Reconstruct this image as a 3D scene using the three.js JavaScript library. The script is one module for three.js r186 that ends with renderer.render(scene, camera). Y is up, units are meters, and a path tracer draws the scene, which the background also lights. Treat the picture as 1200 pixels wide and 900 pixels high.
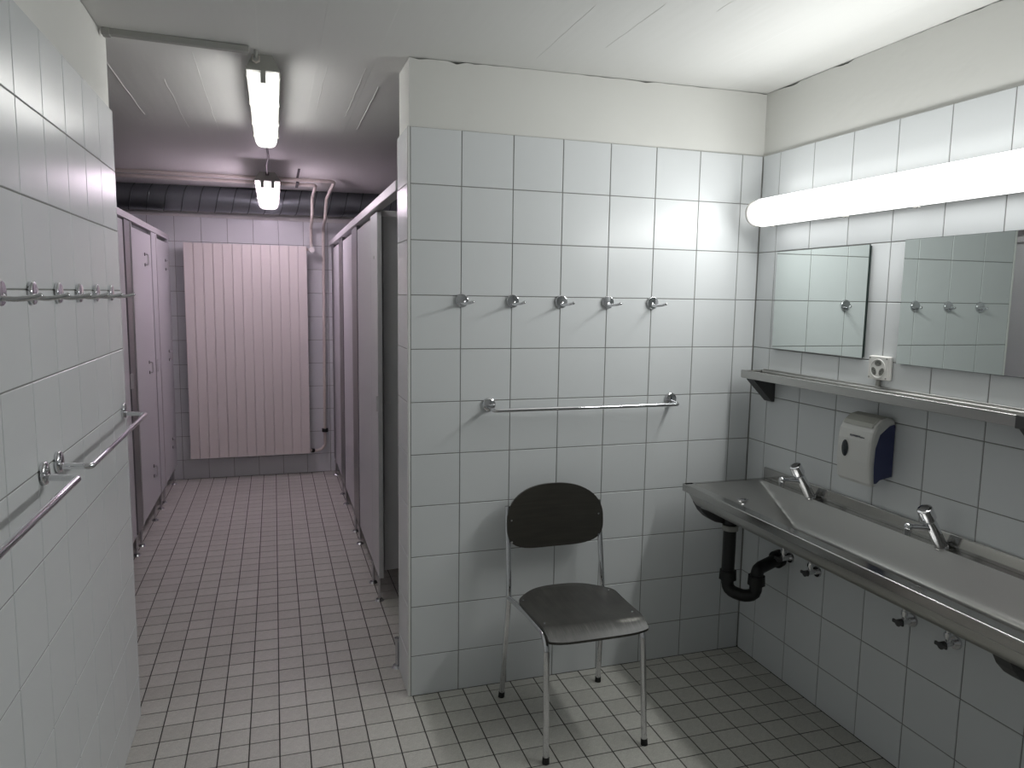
import * as THREE from 'three';
import { RoundedBoxGeometry } from 'three/addons/geometries/RoundedBoxGeometry.js';
import { mergeGeometries } from 'three/addons/utils/BufferGeometryUtils.js';
import { RectAreaLightUniformsLib } from 'three/addons/lights/RectAreaLightUniformsLib.js';

// ------------------------------------------------------------------ camera, lights, exposure
RectAreaLightUniformsLib.init();
const scene = new THREE.Scene();
scene.background = new THREE.Color(0x000000);
const camera = new THREE.PerspectiveCamera(55.295, 4 / 3, 0.05, 40);
{
  const yaw = 0.31397, pitch = -0.1193, roll = 0.01526;
  const cy = Math.cos(yaw), sy = Math.sin(yaw), cp = Math.cos(pitch), sp = Math.sin(pitch), cr = Math.cos(roll), sr = Math.sin(roll);
  const r0 = new THREE.Vector3(cy, 0, sy), r1 = new THREE.Vector3(-sy * sp, cp, cy * sp), r2 = new THREE.Vector3(-sy * cp, -sp, cy * cp);
  const ax = r0.clone().multiplyScalar(cr).addScaledVector(r1, sr), ay = r1.clone().multiplyScalar(cr).addScaledVector(r0, -sr);
  camera.quaternion.setFromRotationMatrix(new THREE.Matrix4().makeBasis(ax, ay, r2));
  camera.position.set(-0.46726, 1.56458, 2.69249);
  camera.updateMatrixWorld(true);
}
const renderer = new THREE.WebGLRenderer({ antialias: true });
renderer.toneMapping = THREE.LinearToneMapping;
renderer.toneMappingExposure = 1.0;
renderer.shadowMap.enabled = true;
const WALL_LAMP = { color: new THREE.Color().setRGB(0.985, 1.0, 0.985), power: 15.6 };    // fluorescent batten over the mirrors
const NEAR_LAMP = { color: new THREE.Color().setRGB(1.0, 0.99, 0.965), power: 9.8 };    // first ceiling batten of the passage
const FAR_LAMP = { color: new THREE.Color().setRGB(1.0, 0.79, 0.985), power: 16 };     // second one, pinkish tubes

// a strip light as long as a tube; dir is where it shines
function strip(pos, dir, up, length, width, lamp, share = 1) {
  const l = new THREE.RectAreaLight(lamp.color, lamp.power * share, length, width);
  l.position.set(...pos);
  l.up.set(...up);
  l.lookAt(pos[0] + dir[0], pos[1] + dir[1], pos[2] + dir[2]);
  l.castShadow = true;
  scene.add(l);
}

// ------------------------------------------------------------------ helpers
let seed = 7;
const rnd = () => { seed = (seed * 1664525 + 1013904223) % 4294967296; return seed / 4294967296; };
const taken = {};
const numbered = (n) => { taken[n] = (taken[n] ?? -1) + 1; return taken[n] ? `${n}_${String(taken[n]).padStart(3, '0')}` : n; };
function mesh(name, geo, mat, parent) {
  const m = new THREE.Mesh(geo, mat);
  m.name = name; m.castShadow = m.receiveShadow = true;
  parent.add(m);
  return m;
}
function thing(name, label, category, pos = [0, 0, 0], group) {
  const o = new THREE.Group();
  o.name = numbered(name); o.position.set(...pos); o.userData = { label, category };
  if (group) o.userData.group = group;
  scene.add(o);
  return o;
}
function setting(name, label, category = 'structure') {
  const o = new THREE.Group();
  o.name = name; o.userData = { kind: 'structure', label, category };
  scene.add(o);
  return o;
}
const merge = (list) => mergeGeometries(list.map((g) => { const n = g.index ? g.toNonIndexed() : g; for (const k of Object.keys(n.attributes)) if (!['position', 'normal', 'uv'].includes(k)) n.deleteAttribute(k); return n; }));
const box = (x0, x1, y0, y1, z0, z1) => new THREE.BoxGeometry(x1 - x0, y1 - y0, z1 - z0).translate((x0 + x1) / 2, (y0 + y1) / 2, (z0 + z1) / 2);
const rbox = (x0, x1, y0, y1, z0, z1, r, s = 2) => new RoundedBoxGeometry(x1 - x0, y1 - y0, z1 - z0, s, r).translate((x0 + x1) / 2, (y0 + y1) / 2, (z0 + z1) / 2);
const V = (a) => new THREE.Vector3(...a);
// rod between two points
function rod(a, b, r0, r1 = r0, seg = 14) {
  const A = V(a), B = V(b), d = B.clone().sub(A);
  const g = new THREE.CylinderGeometry(r1, r0, d.length(), seg);
  g.applyQuaternion(new THREE.Quaternion().setFromUnitVectors(new THREE.Vector3(0, 1, 0), d.normalize()));
  return g.translate((A.x + B.x) / 2, (A.y + B.y) / 2, (A.z + B.z) / 2);
}
// bent pipe through points, corners rounded with radius bend, closed ends
function pipe(pts, r, bend = 0.04, seg = 12) {
  const p = pts.map(V), path = new THREE.CurvePath();
  let last = p[0];
  for (let i = 1; i < p.length - 1; i++) {
    const a = p[i - 1].clone().sub(p[i]), b = p[i + 1].clone().sub(p[i]);
    const k = Math.min(bend, a.length() * 0.48, b.length() * 0.48);
    const s = p[i].clone().addScaledVector(a.normalize(), k), e = p[i].clone().addScaledVector(b.normalize(), k);
    path.add(new THREE.LineCurve3(last, s));
    path.add(new THREE.QuadraticBezierCurve3(s, p[i], e));
    last = e;
  }
  path.add(new THREE.LineCurve3(last, p[p.length - 1]));
  const n = Math.max(8, Math.min(700, Math.ceil(path.getLength() / Math.max(0.004, r * 0.55))));
  const t = new THREE.TubeGeometry(path, n, r, seg);
  const cap = (at, dir) => new THREE.CircleGeometry(r, seg).applyQuaternion(new THREE.Quaternion().setFromUnitVectors(new THREE.Vector3(0, 0, 1), dir)).translate(at.x, at.y, at.z);
  return merge([t, cap(p[0], p[0].clone().sub(p[1]).normalize()), cap(last = p[p.length - 1], last.clone().sub(p[p.length - 2]).normalize())]);
}
// shape in x and y, pushed along z
function prism(points, z0, z1, bevel = 0) {
  const s = new THREE.Shape(points.map((q) => new THREE.Vector2(...q)));
  return new THREE.ExtrudeGeometry(s, { depth: z1 - z0 - 2 * bevel, bevelEnabled: bevel > 0, bevelThickness: bevel, bevelSize: bevel, bevelOffset: -bevel, bevelSegments: 2, curveSegments: 8 }).translate(0, 0, z0 + bevel);
}
// surface from a grid of points, with averaged normals
function grid(nu, nv, f) {
  const pos = [], uv = [], idx = [];
  for (let j = 0; j <= nv; j++) for (let i = 0; i <= nu; i++) { pos.push(...f(i / nu, j / nv)); uv.push(i / nu, j / nv); }
  for (let j = 0; j < nv; j++) for (let i = 0; i < nu; i++) { const a = j * (nu + 1) + i, b = a + 1, c = a + nu + 1, d = c + 1; idx.push(a, b, d, a, d, c); }
  const g = new THREE.BufferGeometry();
  g.setAttribute('position', new THREE.Float32BufferAttribute(pos, 3));
  g.setAttribute('uv', new THREE.Float32BufferAttribute(uv, 2));
  g.setIndex(idx); g.computeVertexNormals();
  return g;
}

// ------------------------------------------------------------------ textures (grain only)
function hash(x, y, s) { let h = (x * 374761393 + y * 668265263 + s * 1442695041) | 0; h = Math.imul(h ^ (h >>> 13), 1274126177); return ((h ^ (h >>> 16)) >>> 0) / 4294967296; }
function vnoise(x, y, px, py, s) {
  const xi = Math.floor(x), yi = Math.floor(y), fx = x - xi, fy = y - yi, sx = fx * fx * (3 - 2 * fx), sy = fy * fy * (3 - 2 * fy);
  const h = (i, j) => hash(((i % px) + px) % px, ((j % py) + py) % py, s);
  return (h(xi, yi) * (1 - sx) + h(xi + 1, yi) * sx) * (1 - sy) + (h(xi, yi + 1) * (1 - sx) + h(xi + 1, yi + 1) * sx) * sy;
}
function fbm(u, v, fx, fy, oct, s) { let a = 0, w = 0.5, t = 0; for (let o = 0; o < oct; o++) { a += w * vnoise(u * fx, v * fy, fx, fy, s + o); t += w; w *= 0.5; fx *= 2; fy *= 2; } return a / t; }
function tex(n, f, srgb = false, repeat = [1, 1]) {
  const d = new Uint8Array(n * n * 4);
  for (let j = 0; j < n; j++) for (let i = 0; i < n; i++) { const c = f(i / n, j / n), k = (j * n + i) * 4; const q = Array.isArray(c) ? c : [c, c, c]; for (let m = 0; m < 3; m++) d[k + m] = Math.max(0, Math.min(255, Math.round(q[m] * 255))); d[k + 3] = 255; }
  const t = new THREE.DataTexture(d, n, n);
  t.magFilter = THREE.LinearFilter; t.minFilter = THREE.LinearMipmapLinearFilter; t.generateMipmaps = true;
  t.wrapS = t.wrapT = THREE.RepeatWrapping; t.repeat.set(...repeat);
  if (srgb) t.colorSpace = THREE.SRGBColorSpace;
  t.needsUpdate = true;
  return t;
}
const plasterBump = tex(512, (u, v) => 0.55 * fbm(u, v, 5, 7, 3, 11) + 0.45 * fbm(u, v, 26, 40, 3, 17));
const boardBump = tex(512, (u, v) => 0.45 * fbm(u, v, 14, 3, 4, 31) + 0.25 * fbm(u, v, 60, 6, 2, 37) + 0.3 * hash(Math.floor(u * 8), 3, 5));
const stoneTone = tex(256, (u, v) => { const a = 0.86 + 0.12 * fbm(u, v, 60, 60, 2, 51) + 0.06 * (fbm(u, v, 5, 5, 3, 53) - 0.5); return [a, a, a * 0.985]; }, true);
const woodTone = tex(512, (u, v) => { const g = fbm(u, v, 4, 70, 4, 61), w = fbm(u, v, 9, 30, 4, 67); const a = 0.155 + 0.05 * g + 0.03 * w; return [a * 1.02, a * 0.98, a * 0.88]; }, true);
// seat: the same laminate, its rolled front edge worn to pale streaks
const seatTone = tex(512, (u, v) => {
  const g = fbm(u, v, 60, 5, 4, 71), w = fbm(u, v, 14, 9, 4, 73), scr = fbm(u, v, 110, 8, 3, 79);
  let a = 0.215 + 0.05 * g + 0.09 * (w - 0.4);
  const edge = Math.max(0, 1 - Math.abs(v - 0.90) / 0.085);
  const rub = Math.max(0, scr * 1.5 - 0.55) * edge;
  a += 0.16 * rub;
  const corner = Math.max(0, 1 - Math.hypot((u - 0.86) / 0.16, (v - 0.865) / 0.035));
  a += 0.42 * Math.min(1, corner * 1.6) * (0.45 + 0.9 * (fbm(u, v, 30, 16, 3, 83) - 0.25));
  return [a, a * 0.985, a * 0.94];
}, true);

// ------------------------------------------------------------------ materials
const std = (o) => new THREE.MeshStandardMaterial(o);
const lin = (r, g, b) => new THREE.Color().setRGB(r, g, b);
const M = {
  plaster: std({ color: lin(0.74, 0.74, 0.71), roughness: 0.9, bumpMap: plasterBump, bumpScale: 0.0016 }),
  ceiling: std({ color: lin(0.72, 0.72, 0.70), roughness: 0.62, bumpMap: boardBump, bumpScale: 0.002 }),
  ridge: std({ color: lin(0.72, 0.72, 0.70), roughness: 0.62 }),
  grout: std({ color: lin(0.25, 0.25, 0.24), roughness: 0.95 }),
  floorGrout: std({ color: lin(0.055, 0.05, 0.045), roughness: 0.95 }),
  tiles: [0, 1, 2].map((k) => new THREE.MeshPhysicalMaterial({ color: lin(0.70 + 0.006 * k, 0.722 + 0.006 * k, 0.732 + 0.006 * k), roughness: 0.24, specularIntensity: 0.45 })),
  floorTiles: [0, 1, 2, 3].map((k) => std({ color: lin(0.58 + 0.025 * k, 0.57 + 0.025 * k, 0.54 + 0.025 * k), roughness: 0.42, map: stoneTone })),
  edge: std({ color: lin(0.75, 0.75, 0.73), roughness: 0.35 }),
  chrome: std({ color: lin(0.72, 0.72, 0.74), metalness: 1, roughness: 0.06 }),
  steel: std({ color: lin(0.47, 0.465, 0.45), metalness: 1, roughness: 0.3 }),
  polished: std({ color: lin(0.47, 0.465, 0.45), metalness: 1, roughness: 0.15 }),
  darkSteel: std({ color: lin(0.10, 0.10, 0.10), metalness: 0.6, roughness: 0.5 }),
  mirror: std({ color: lin(0.70, 0.75, 0.73), metalness: 1, roughness: 0.015 }),
  mirrorEdge: std({ color: lin(0.02, 0.035, 0.03), roughness: 0.3 }),
  black: std({ color: lin(0.006, 0.006, 0.0065), roughness: 0.5 }),
  rubber: std({ color: lin(0.01, 0.01, 0.01), roughness: 0.7 }),
  whitePlastic: std({ color: lin(0.74, 0.73, 0.70), roughness: 0.4 }),
  shellPlastic: std({ color: lin(0.66, 0.66, 0.64), roughness: 0.35 }),
  topPlastic: std({ color: lin(0.42, 0.42, 0.38), roughness: 0.4 }),
  bluePlastic: std({ color: lin(0.035, 0.045, 0.13), roughness: 0.35 }),
  greyPlastic: std({ color: lin(0.30, 0.30, 0.28), roughness: 0.5 }),
  socketHole: std({ color: lin(0.20, 0.20, 0.18), roughness: 0.5 }),
  window: std({ color: lin(0.015, 0.02, 0.025), roughness: 0.1 }),
  print: std({ color: lin(0.12, 0.12, 0.14), roughness: 0.6 }),
  wood: std({ color: lin(1, 1, 1), map: woodTone, roughness: 0.28 }),
  seat: std({ color: lin(1, 1, 1), map: seatTone, roughness: 0.36 }),
  laminate: std({ color: lin(0.57, 0.57, 0.585), roughness: 0.38 }),
  anodised: std({ color: lin(0.27, 0.27, 0.275), metalness: 1, roughness: 0.34 }),
  aluminium: std({ color: lin(0.62, 0.61, 0.62), metalness: 0.35, roughness: 0.4 }),
  radiator: std({ color: lin(0.74, 0.70, 0.665), roughness: 0.4 }),
  duct: std({ color: lin(0.26, 0.285, 0.30), metalness: 0.85, roughness: 0.36 }),
  ductSeam: std({ color: lin(0.10, 0.11, 0.115), metalness: 0.7, roughness: 0.5 }),
  pipePaint: std({ color: lin(0.68, 0.62, 0.57), roughness: 0.45 }),
  conduit: std({ color: lin(0.33, 0.33, 0.31), roughness: 0.6 }),
  housing: std({ color: lin(0.36, 0.36, 0.33), roughness: 0.55 }),
  reflector: std({ color: lin(0.85, 0.85, 0.84), roughness: 0.5 }),
  cable: std({ color: lin(0.10, 0.09, 0.09), roughness: 0.6 }),
};
const lensMaterial = (tint) => new THREE.MeshPhysicalMaterial({ color: lin(1, 1, 1), transmission: 0.86, thickness: 0, roughness: 0.45, ior: 1.2, emissive: tint, emissiveIntensity: 5, side: THREE.DoubleSide });
const tubeMaterial = (tint) => std({ color: lin(0.9, 0.9, 0.9), roughness: 0.5, emissive: tint, emissiveIntensity: 6 });

// ------------------------------------------------------------------ the room
const XL = -0.97, XR = 1.501, ZE = -3.855, ZR = 3.35, ROW = 0.163, TOP = 2.163, JOINT = 0.0032;
const SLOPE = 0.011, CEIL = 2.402, ceilAt = (x) => CEIL + SLOPE * x;

// one glazed tile: bevelled face, its back at z = -0.006
const tileCache = new Map();
function tileGeo(w, h, d = 0.006, b = 0.0012) {
  const key = [w, h, d, b].map((q) => q.toFixed(4)).join();
  if (!tileCache.has(key)) {
    const ring = (x, y, z) => [[-x, -y, z], [x, -y, z], [x, y, z], [-x, y, z]];
    const F = ring(w / 2 - b, h / 2 - b, 0), E = ring(w / 2, h / 2, -b), B = ring(w / 2, h / 2, -d), pos = [], uv = [];
    const quad = (a, q, c, e) => { for (const v of [a, q, c, a, c, e]) { pos.push(...v); uv.push(v[0] * 5 + 0.5, v[1] * 5 + 0.5); } };
    quad(...F);
    for (let i = 0; i < 4; i++) { const j = (i + 1) % 4; quad(E[i], E[j], F[j], F[i]); quad(B[i], B[j], E[j], E[i]); }
    const g = new THREE.BufferGeometry();
    g.setAttribute('position', new THREE.Float32BufferAttribute(pos, 3));
    g.setAttribute('uv', new THREE.Float32BufferAttribute(uv, 2));
    g.computeVertexNormals();
    tileCache.set(key, g);
  }
  return tileCache.get(key);
}
const cuts = (a, b, seam, step) => { const out = [a]; for (let k = Math.ceil((a - seam) / step); seam + k * step < b - 1e-6; k++) if (seam + k * step > a + 1e-6) out.push(seam + k * step); out.push(b); return out; };
// tiles over a face: origin at its foot, turned by theta about y (local x runs along the wall, z out of it)
function tileFace(parent, origin, theta, u0, u1, seam, v1 = TOP) {
  const us = cuts(u0, u1, seam, 0.2), vs = cuts(0, v1, ROW, 0.2), q = new THREE.Quaternion().setFromAxisAngle(new THREE.Vector3(0, 1, 0), theta);
  for (let j = 0; j + 1 < vs.length; j++) for (let i = 0; i + 1 < us.length; i++) {
    const low = j === 0 ? JOINT / 2 - 0.0004 : 0, w = us[i + 1] - us[i] - JOINT, h = vs[j + 1] - vs[j] - JOINT + low;
    if (w < 0.008 || h < 0.008) continue;
    const t = mesh('tile', tileGeo(w, h), M.tiles[Math.floor(rnd() * 3)], parent);
    t.position.set((us[i] + us[i + 1]) / 2, (vs[j] + vs[j + 1] - low) / 2, (rnd() - 0.5) * 0.0003).applyQuaternion(q).add(origin);
    t.quaternion.copy(q).multiply(new THREE.Quaternion().setFromEuler(new THREE.Euler((rnd() - 0.5) * 0.0016, (rnd() - 0.5) * 0.0016, 0)));
  }
}
// a plastered slab seen from its front (z = 0 local), its top following the ceiling with a ragged crack
function slab(u0, u1, xOf, depth, gap = 0.004) {
  const pts = [[u0, 0], [u1, 0]], n = Math.max(2, Math.round((u1 - u0) / 0.035));
  for (let i = n; i >= 0; i--) { const u = u0 + (u1 - u0) * i / n; pts.push([u, ceilAt(xOf(u)) - gap * (0.25 + 1.1 * rnd() * rnd()) - (rnd() < 0.04 ? 0.006 : 0)]); }
  return prism(pts, -depth, 0);
}
const turnY = (g, a, x, y, z) => g.rotateY(a).translate(x, y, z);
const PI = Math.PI;

// wall behind the chair
{
  const w = setting('wall_back', 'white square tiled wall behind the chair, plaster band above the tiles', 'wall');
  mesh('plaster', slab(0.008, XR + 0.10, (u) => u, 0.216).translate(0, 0, -0.008), M.plaster, w);
  mesh('grout', merge([box(0.003, XR, 0, TOP - 0.001, -0.010, -0.0018), box(0.0018, 0.010, 0, TOP - 0.001, -0.226, -0.004), box(0.003, XR, 0, TOP - 0.001, -0.23, -0.222)]), M.grout, w);
  tileFace(w, new THREE.Vector3(0, 0, 0), 0, 0.010, XR - 0.001, 0.2);
  tileFace(w, new THREE.Vector3(0, 0, 0), -PI / 2, -0.232, -0.010, -0.4);
  const t = mesh('trim_1', rbox(-0.0012, 0.0088, 0, TOP, -0.0088, 0.0012, 0.003), M.edge, scene);
  t.userData = { kind: 'structure', label: 'white corner strip on the outer edge of the tiled wall', category: 'trim' };
}
// wall with the mirrors; it runs on behind the cubicles
{
  const w = setting('wall_right', 'white tiled wall carrying mirrors, shelf and basin', 'wall');
  mesh('plaster', turnY(slab(ZE - 0.1, ZR + 0.1, () => XR, 0.12), -PI / 2, XR + 0.008, 0, 0), M.plaster, w);
  mesh('grout', box(XR + 0.0018, XR + 0.010, 0, TOP - 0.001, 0, ZR), M.grout, w);
  tileFace(w, new THREE.Vector3(XR, 0, 0), -PI / 2, 0.001, ZR, -0.0896);
}
{
  const w = setting('wall_left', 'white tiled wall with coat hooks and towel rails', 'wall');
  mesh('plaster', turnY(slab(-ZR - 0.1, 0.147, () => XL, 0.13), PI / 2, XL - 0.008, 0, 0), M.plaster, w);
  mesh('grout', merge([box(XL - 0.010, XL - 0.0018, 0, TOP - 0.001, -0.1535, ZR), box(XL - 0.138, XL - 0.003, 0, TOP - 0.001, -0.1545, -0.145)]), M.grout, w);
  tileFace(w, new THREE.Vector3(XL, 0, 0), PI / 2, -ZR, 0.155, -0.8679);
  mesh('closing_wall', box(-2.6, XL - 0.14, 0, 2.368, -0.15, 0.0), M.plaster, w);
}
{
  const w = setting('wall_end', 'tiled end wall of the passage behind the tall radiator', 'wall');
  mesh('plaster', slab(-2.6, XR + 0.1, (u) => u, 0.12).translate(0, 0, ZE - 0.008), M.plaster, w);
  mesh('grout', box(-2.5, XR, 0, TOP - 0.001, ZE - 0.010, ZE - 0.0018), M.grout, w);
  tileFace(w, new THREE.Vector3(0, 0, ZE), 0, -2.5, XR, -1.018);
}
{
  const w = setting('wall_front', 'white tiled wall closing the washroom opposite the chair', 'wall');
  mesh('plaster', turnY(slab(-XR - 0.1, 1.1, (u) => -u, 0.12), PI, 0, 0, ZR + 0.008), M.plaster, w);
  mesh('grout', box(XL, XR, 0, TOP - 0.001, ZR + 0.0018, ZR + 0.010), M.grout, w);
  tileFace(w, new THREE.Vector3(0, 0, ZR), PI, -XR, -XL, 0);
  const s = setting('wall_side', 'plain plaster wall behind the cubicles of the passage', 'wall');
  mesh('plaster', box(-2.6, -2.5, 0, 2.368, ZE, -0.15), M.plaster, s);
}
// ceiling: board-marked painted concrete
{
  const c = setting('ceiling', 'white painted concrete ceiling with faint board marks', 'ceiling');
  const w = 4.5, d = 7.6, g = new THREE.BoxGeometry(w, 0.15, d), uv = g.attributes.uv;
  for (let i = 0; i < uv.count; i++) uv.setXY(i, uv.getX(i) * w / 1.6, uv.getY(i) * d / 1.6);
  const slabMesh = mesh('slab', g, M.ceiling, c);
  slabMesh.position.set(-0.45, CEIL + SLOPE * -0.45 + 0.075, -0.25);
  slabMesh.rotation.z = Math.atan(SLOPE);
  // ridges of hardened cement squeezed between the boards
  for (const [x, z0, z1, r] of [[-1.03, -0.42, -1.25, 0.0022], [-0.122, -0.2, -1.0, 0.0014], [-0.041, -0.43, -1.25, 0.0018], [-0.26, -0.22, -0.98, 0.0011], [0.442, 0.62, 0.12, 0.0006], [0.628, 0.7, 0.3, 0.0006], [0.80, 1.1, 0.7, 0.0006], [-0.72, -0.2, -1.6, 0.0010], [-0.86, -0.6, -1.5, 0.0011]]) {
    const pts = [], n = 9;
    for (let i = 0; i <= n; i++) pts.push([x + (rnd() - 0.5) * 0.004, ceilAt(x) - 0.0001, z0 + (z1 - z0) * i / n]);
    mesh('board_ridge', pipe(pts, r, 0.02, 6), M.ridge, c);
  }
}
// floor: small square stoneware tiles; the ones seen largest are parts of their own
{
  const f = setting('floor', 'small square grey stoneware floor tiles with dark joints', 'floor');
  mesh('grout', box(-2.6, XR + 0.1, -0.12, -0.0016, ZE - 0.1, ZR + 0.1), M.floorGrout, f);
  const P = 0.1, SX = 0.018, SZ = 0.046, J = 0.0042, list = [];
  const X0 = -2.5, X1 = XR, Z0 = ZE, Z1 = ZR, xs = cuts(X0, X1, SX, P), zs = cuts(Z0, Z1, SZ, P);
  const inside = (x, z) => z > -0.16 ? x > XL || z < 0 && x > -1.0 : true;
  const px = (x, z) => { const v = new THREE.Vector3(x, 0, z).project(camera); return [v.x * 600, v.y * 450, v.z]; };
  const front = (x, z) => new THREE.Vector3(x, 0, z).applyMatrix4(camera.matrixWorldInverse).z < -0.3;
  for (let i = 0; i + 1 < xs.length; i++) for (let j = 0; j + 1 < zs.length; j++) {
    const x = (xs[i] + xs[i + 1]) / 2;
    let za = zs[j], zb = zs[j + 1];
    if (x > 0.0 && za < 0 && zb > 0) za = 0;                  // cut where the chair wall stands
    if (x > 0.0 && za < -0.232 && zb > -0.232) zb = -0.232;
    const z = (za + zb) / 2, w = xs[i + 1] - xs[i] - J, h = zb - za - J;
    if (w < 0.006 || h < 0.006 || !inside(x, z) || (x > 0 && z < -0.002 && z > -0.222)) continue;
    const open = z > 0 || (x > -1.25 && x < 0.0);
    let area = 0;
    if (open && front(x, z)) {
      const a = px(x - w / 2, z), b = px(x + w / 2, z), c = px(x, z - h / 2), d = px(x, z + h / 2);
      if (Math.abs((a[0] + b[0]) / 2) < 605 && Math.abs((c[1] + d[1]) / 2) < 455) area = Math.abs((b[0] - a[0]) * (d[1] - c[1]));
    }
    list.push({ x, z, w, h, area, k: Math.floor(rnd() * 4) });
  }
  list.sort((a, b) => b.area - a.area);
  const tile = (t) => tileGeo(t.w, t.h, 0.005, 0.0008);
  const rest = [];
  list.forEach((t, n) => {
    if (n < 300) {
      const m = mesh('tile', tile(t), M.floorTiles[t.k], f);
      m.rotation.set(-PI / 2 + (rnd() - 0.5) * 0.003, (rnd() - 0.5) * 0.003, 0); m.position.set(t.x, (rnd() - 0.5) * 0.0004, t.z);
    } else rest.push(t);
  });
  const whole = tileGeo(P - J, P - J, 0.005, 0.0008), im = new THREE.InstancedMesh(whole, M.floorTiles[1], rest.length), mat = new THREE.Matrix4();
  rest.forEach((t, n) => {
    mat.compose(new THREE.Vector3(t.x, 0, t.z), new THREE.Quaternion().setFromEuler(new THREE.Euler(-PI / 2, 0, 0)), new THREE.Vector3(t.w / (P - J), t.h / (P - J), 1));
    im.setMatrixAt(n, mat);
    const s = 0.96 + 0.025 * t.k; im.setColorAt(n, lin(s, s, s));
  });
  im.name = 'far_tiles'; im.castShadow = im.receiveShadow = true;
  im.userData = { kind: 'stuff' };
  f.add(im);
}

// ------------------------------------------------------------------ lamps
// half-round diffuser: arc profile pushed along z, with domed ends
function diffuser(halfWidth, height, z0, z1) {
  return grid(20, 56, (a, b) => {
    const ang = PI * a, zz = z0 + (z1 - z0) * (b < 0.35 ? 0.13 * b / 0.35 : b > 0.9 ? 0.97 + 0.03 * (b - 0.9) / 0.1 : 0.13 + 0.84 * (b - 0.35) / 0.55);
    const far = Math.max(0, z0 + 0.15 - zz) / 0.15, near = Math.max(0, zz - (z1 - 0.03)) / 0.03;
    const sxz = Math.sqrt(Math.max(0.004, 1 - Math.pow(far, 2.4))), syz = Math.sqrt(Math.max(0.004, 1 - Math.pow(far, 2.2))) * Math.sqrt(Math.max(0.01, 1 - near * near));
    const sx = Math.sign(Math.cos(ang)) * Math.pow(Math.abs(Math.cos(ang)), 0.55), sy = Math.pow(Math.sin(ang), 0.62);
    return [sx * halfWidth * sxz, -sy * height * syz, zz];
  });
}
function batten(o, halfWidth, drop, y0, z0, z1, tint, tubes, clipRows) {
  const depth = 0.057;
  mesh('housing', merge([prism([[-halfWidth - 0.004, -z1], [halfWidth + 0.004, -z1], [halfWidth + 0.004, -z0 - 0.10], [halfWidth * 0.86, -z0 - 0.05], [halfWidth * 0.55, -z0 - 0.014], [0, -z0], [-halfWidth * 0.55, -z0 - 0.014], [-halfWidth * 0.86, -z0 - 0.05], [-halfWidth - 0.004, -z0 - 0.10]], 0, 0.012).rotateX(-PI / 2).translate(0, y0, 0), prism([[-halfWidth - 0.002, 0.010], [halfWidth + 0.002, 0.010], [halfWidth * 0.62, depth - 0.002], [-halfWidth * 0.62, depth - 0.002]], z0 + 0.11, z1 - 0.004).translate(0, y0, 0)]), M.housing, o);
  mesh('reflector', box(-halfWidth + 0.012, halfWidth - 0.012, y0 - 0.004, y0 - 0.0005, z0 + 0.08, z1 - 0.05), M.reflector, o);
  mesh('lens', diffuser(halfWidth, drop, z0 + 0.006, z1 - 0.002).translate(0, y0 - 0.001, 0), lensMaterial(tint), o);
  for (const x of tubes) {
    const t = mesh('tube_lamp', rod([x, y0 - 0.026, z0 + 0.082], [x, y0 - 0.026, z1 - 0.045], 0.013), tubeMaterial(tint), o);
    for (const z of [z0 + 0.06, z1 - 0.042]) mesh('tube_holder', rbox(x - 0.012, x + 0.012, y0 - 0.044, y0 - 0.001, z, z + 0.02, 0.004), M.greyPlastic, t);
    mesh('lens_latch', rbox(x - 0.0085, x + 0.0085, y0 - 0.042, y0 + 0.004, z1 + 0.001, z1 + 0.004, 0.0014), M.housing, o);
  }
  for (const z of clipRows) for (const s of [-1, 1]) mesh('clip', rbox(s * (halfWidth + 0.005) - 0.003, s * (halfWidth + 0.005) + 0.003, y0 - 0.012, y0 + 0.014, z - 0.008, z + 0.008, 0.002), M.greyPlastic, o);
}
{
  const o = thing('ceiling_light', 'glowing single tube batten lamp fixed to the ceiling at a grey conduit', 'lamp', [-0.486, 0, 0]);
  batten(o, 0.053, 0.058, 2.341, -1.40, -0.15, lin(1, 1, 0.97), [0], [-0.2, -0.62, -1.0, -1.28]);
  mesh('cable_gland', merge([rod([-0.022, 2.375, -0.15], [-0.022, 2.375, -0.118], 0.011), rod([-0.022, 2.375, -0.122], [-0.022, 2.400, -0.105], 0.006)]), M.conduit, o);
  mesh('gland_nut', rod([-0.022, 2.375, -0.142], [-0.022, 2.375, -0.128], 0.015, 0.015, 6), M.pipePaint, o);
  const y = 2.313;
  for (const k of [-1, 1]) strip([-0.486 + k * 0.021, y, -0.755], [k, 0, 0], [0, 1, 0], 1.10, 0.046, NEAR_LAMP);
  strip([-0.486, y - 0.024, -0.755], [0, -1, 0], [1, 0, 0], 1.10, 0.040, NEAR_LAMP);
}
{
  const o = thing('ceiling_light', 'glowing twin tube batten lamp hung below the pipes near the duct', 'lamp', [-0.489, 0, 0]);
  batten(o, 0.074, 0.062, 2.268, -3.57, -2.33, lin(1, 0.90, 0.97), [-0.032, 0.032], [-2.4, -2.8, -3.2, -3.45]);
  for (const z of [-2.55, -3.40]) mesh('hanger_rod', rod([0, 2.322, z], [0, 2.3955, z], 0.004), M.darkSteel, o);
  const y = 2.240;
  for (const k of [-1, 1]) strip([-0.489 + k * 0.052, y, -2.92], [k, 0, 0], [0, 1, 0], 1.06, 0.046, FAR_LAMP);
  strip([-0.489, y - 0.024, -2.92], [0, -1, 0], [1, 0, 0], 1.06, 0.100, FAR_LAMP);
  for (const k of [-1, 1]) strip([-0.489, y - 0.006, -2.95 + k * 0.628], [0, 0, k], [0, 1, 0], 0.10, 0.045, FAR_LAMP, 1.3);
}
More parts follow.
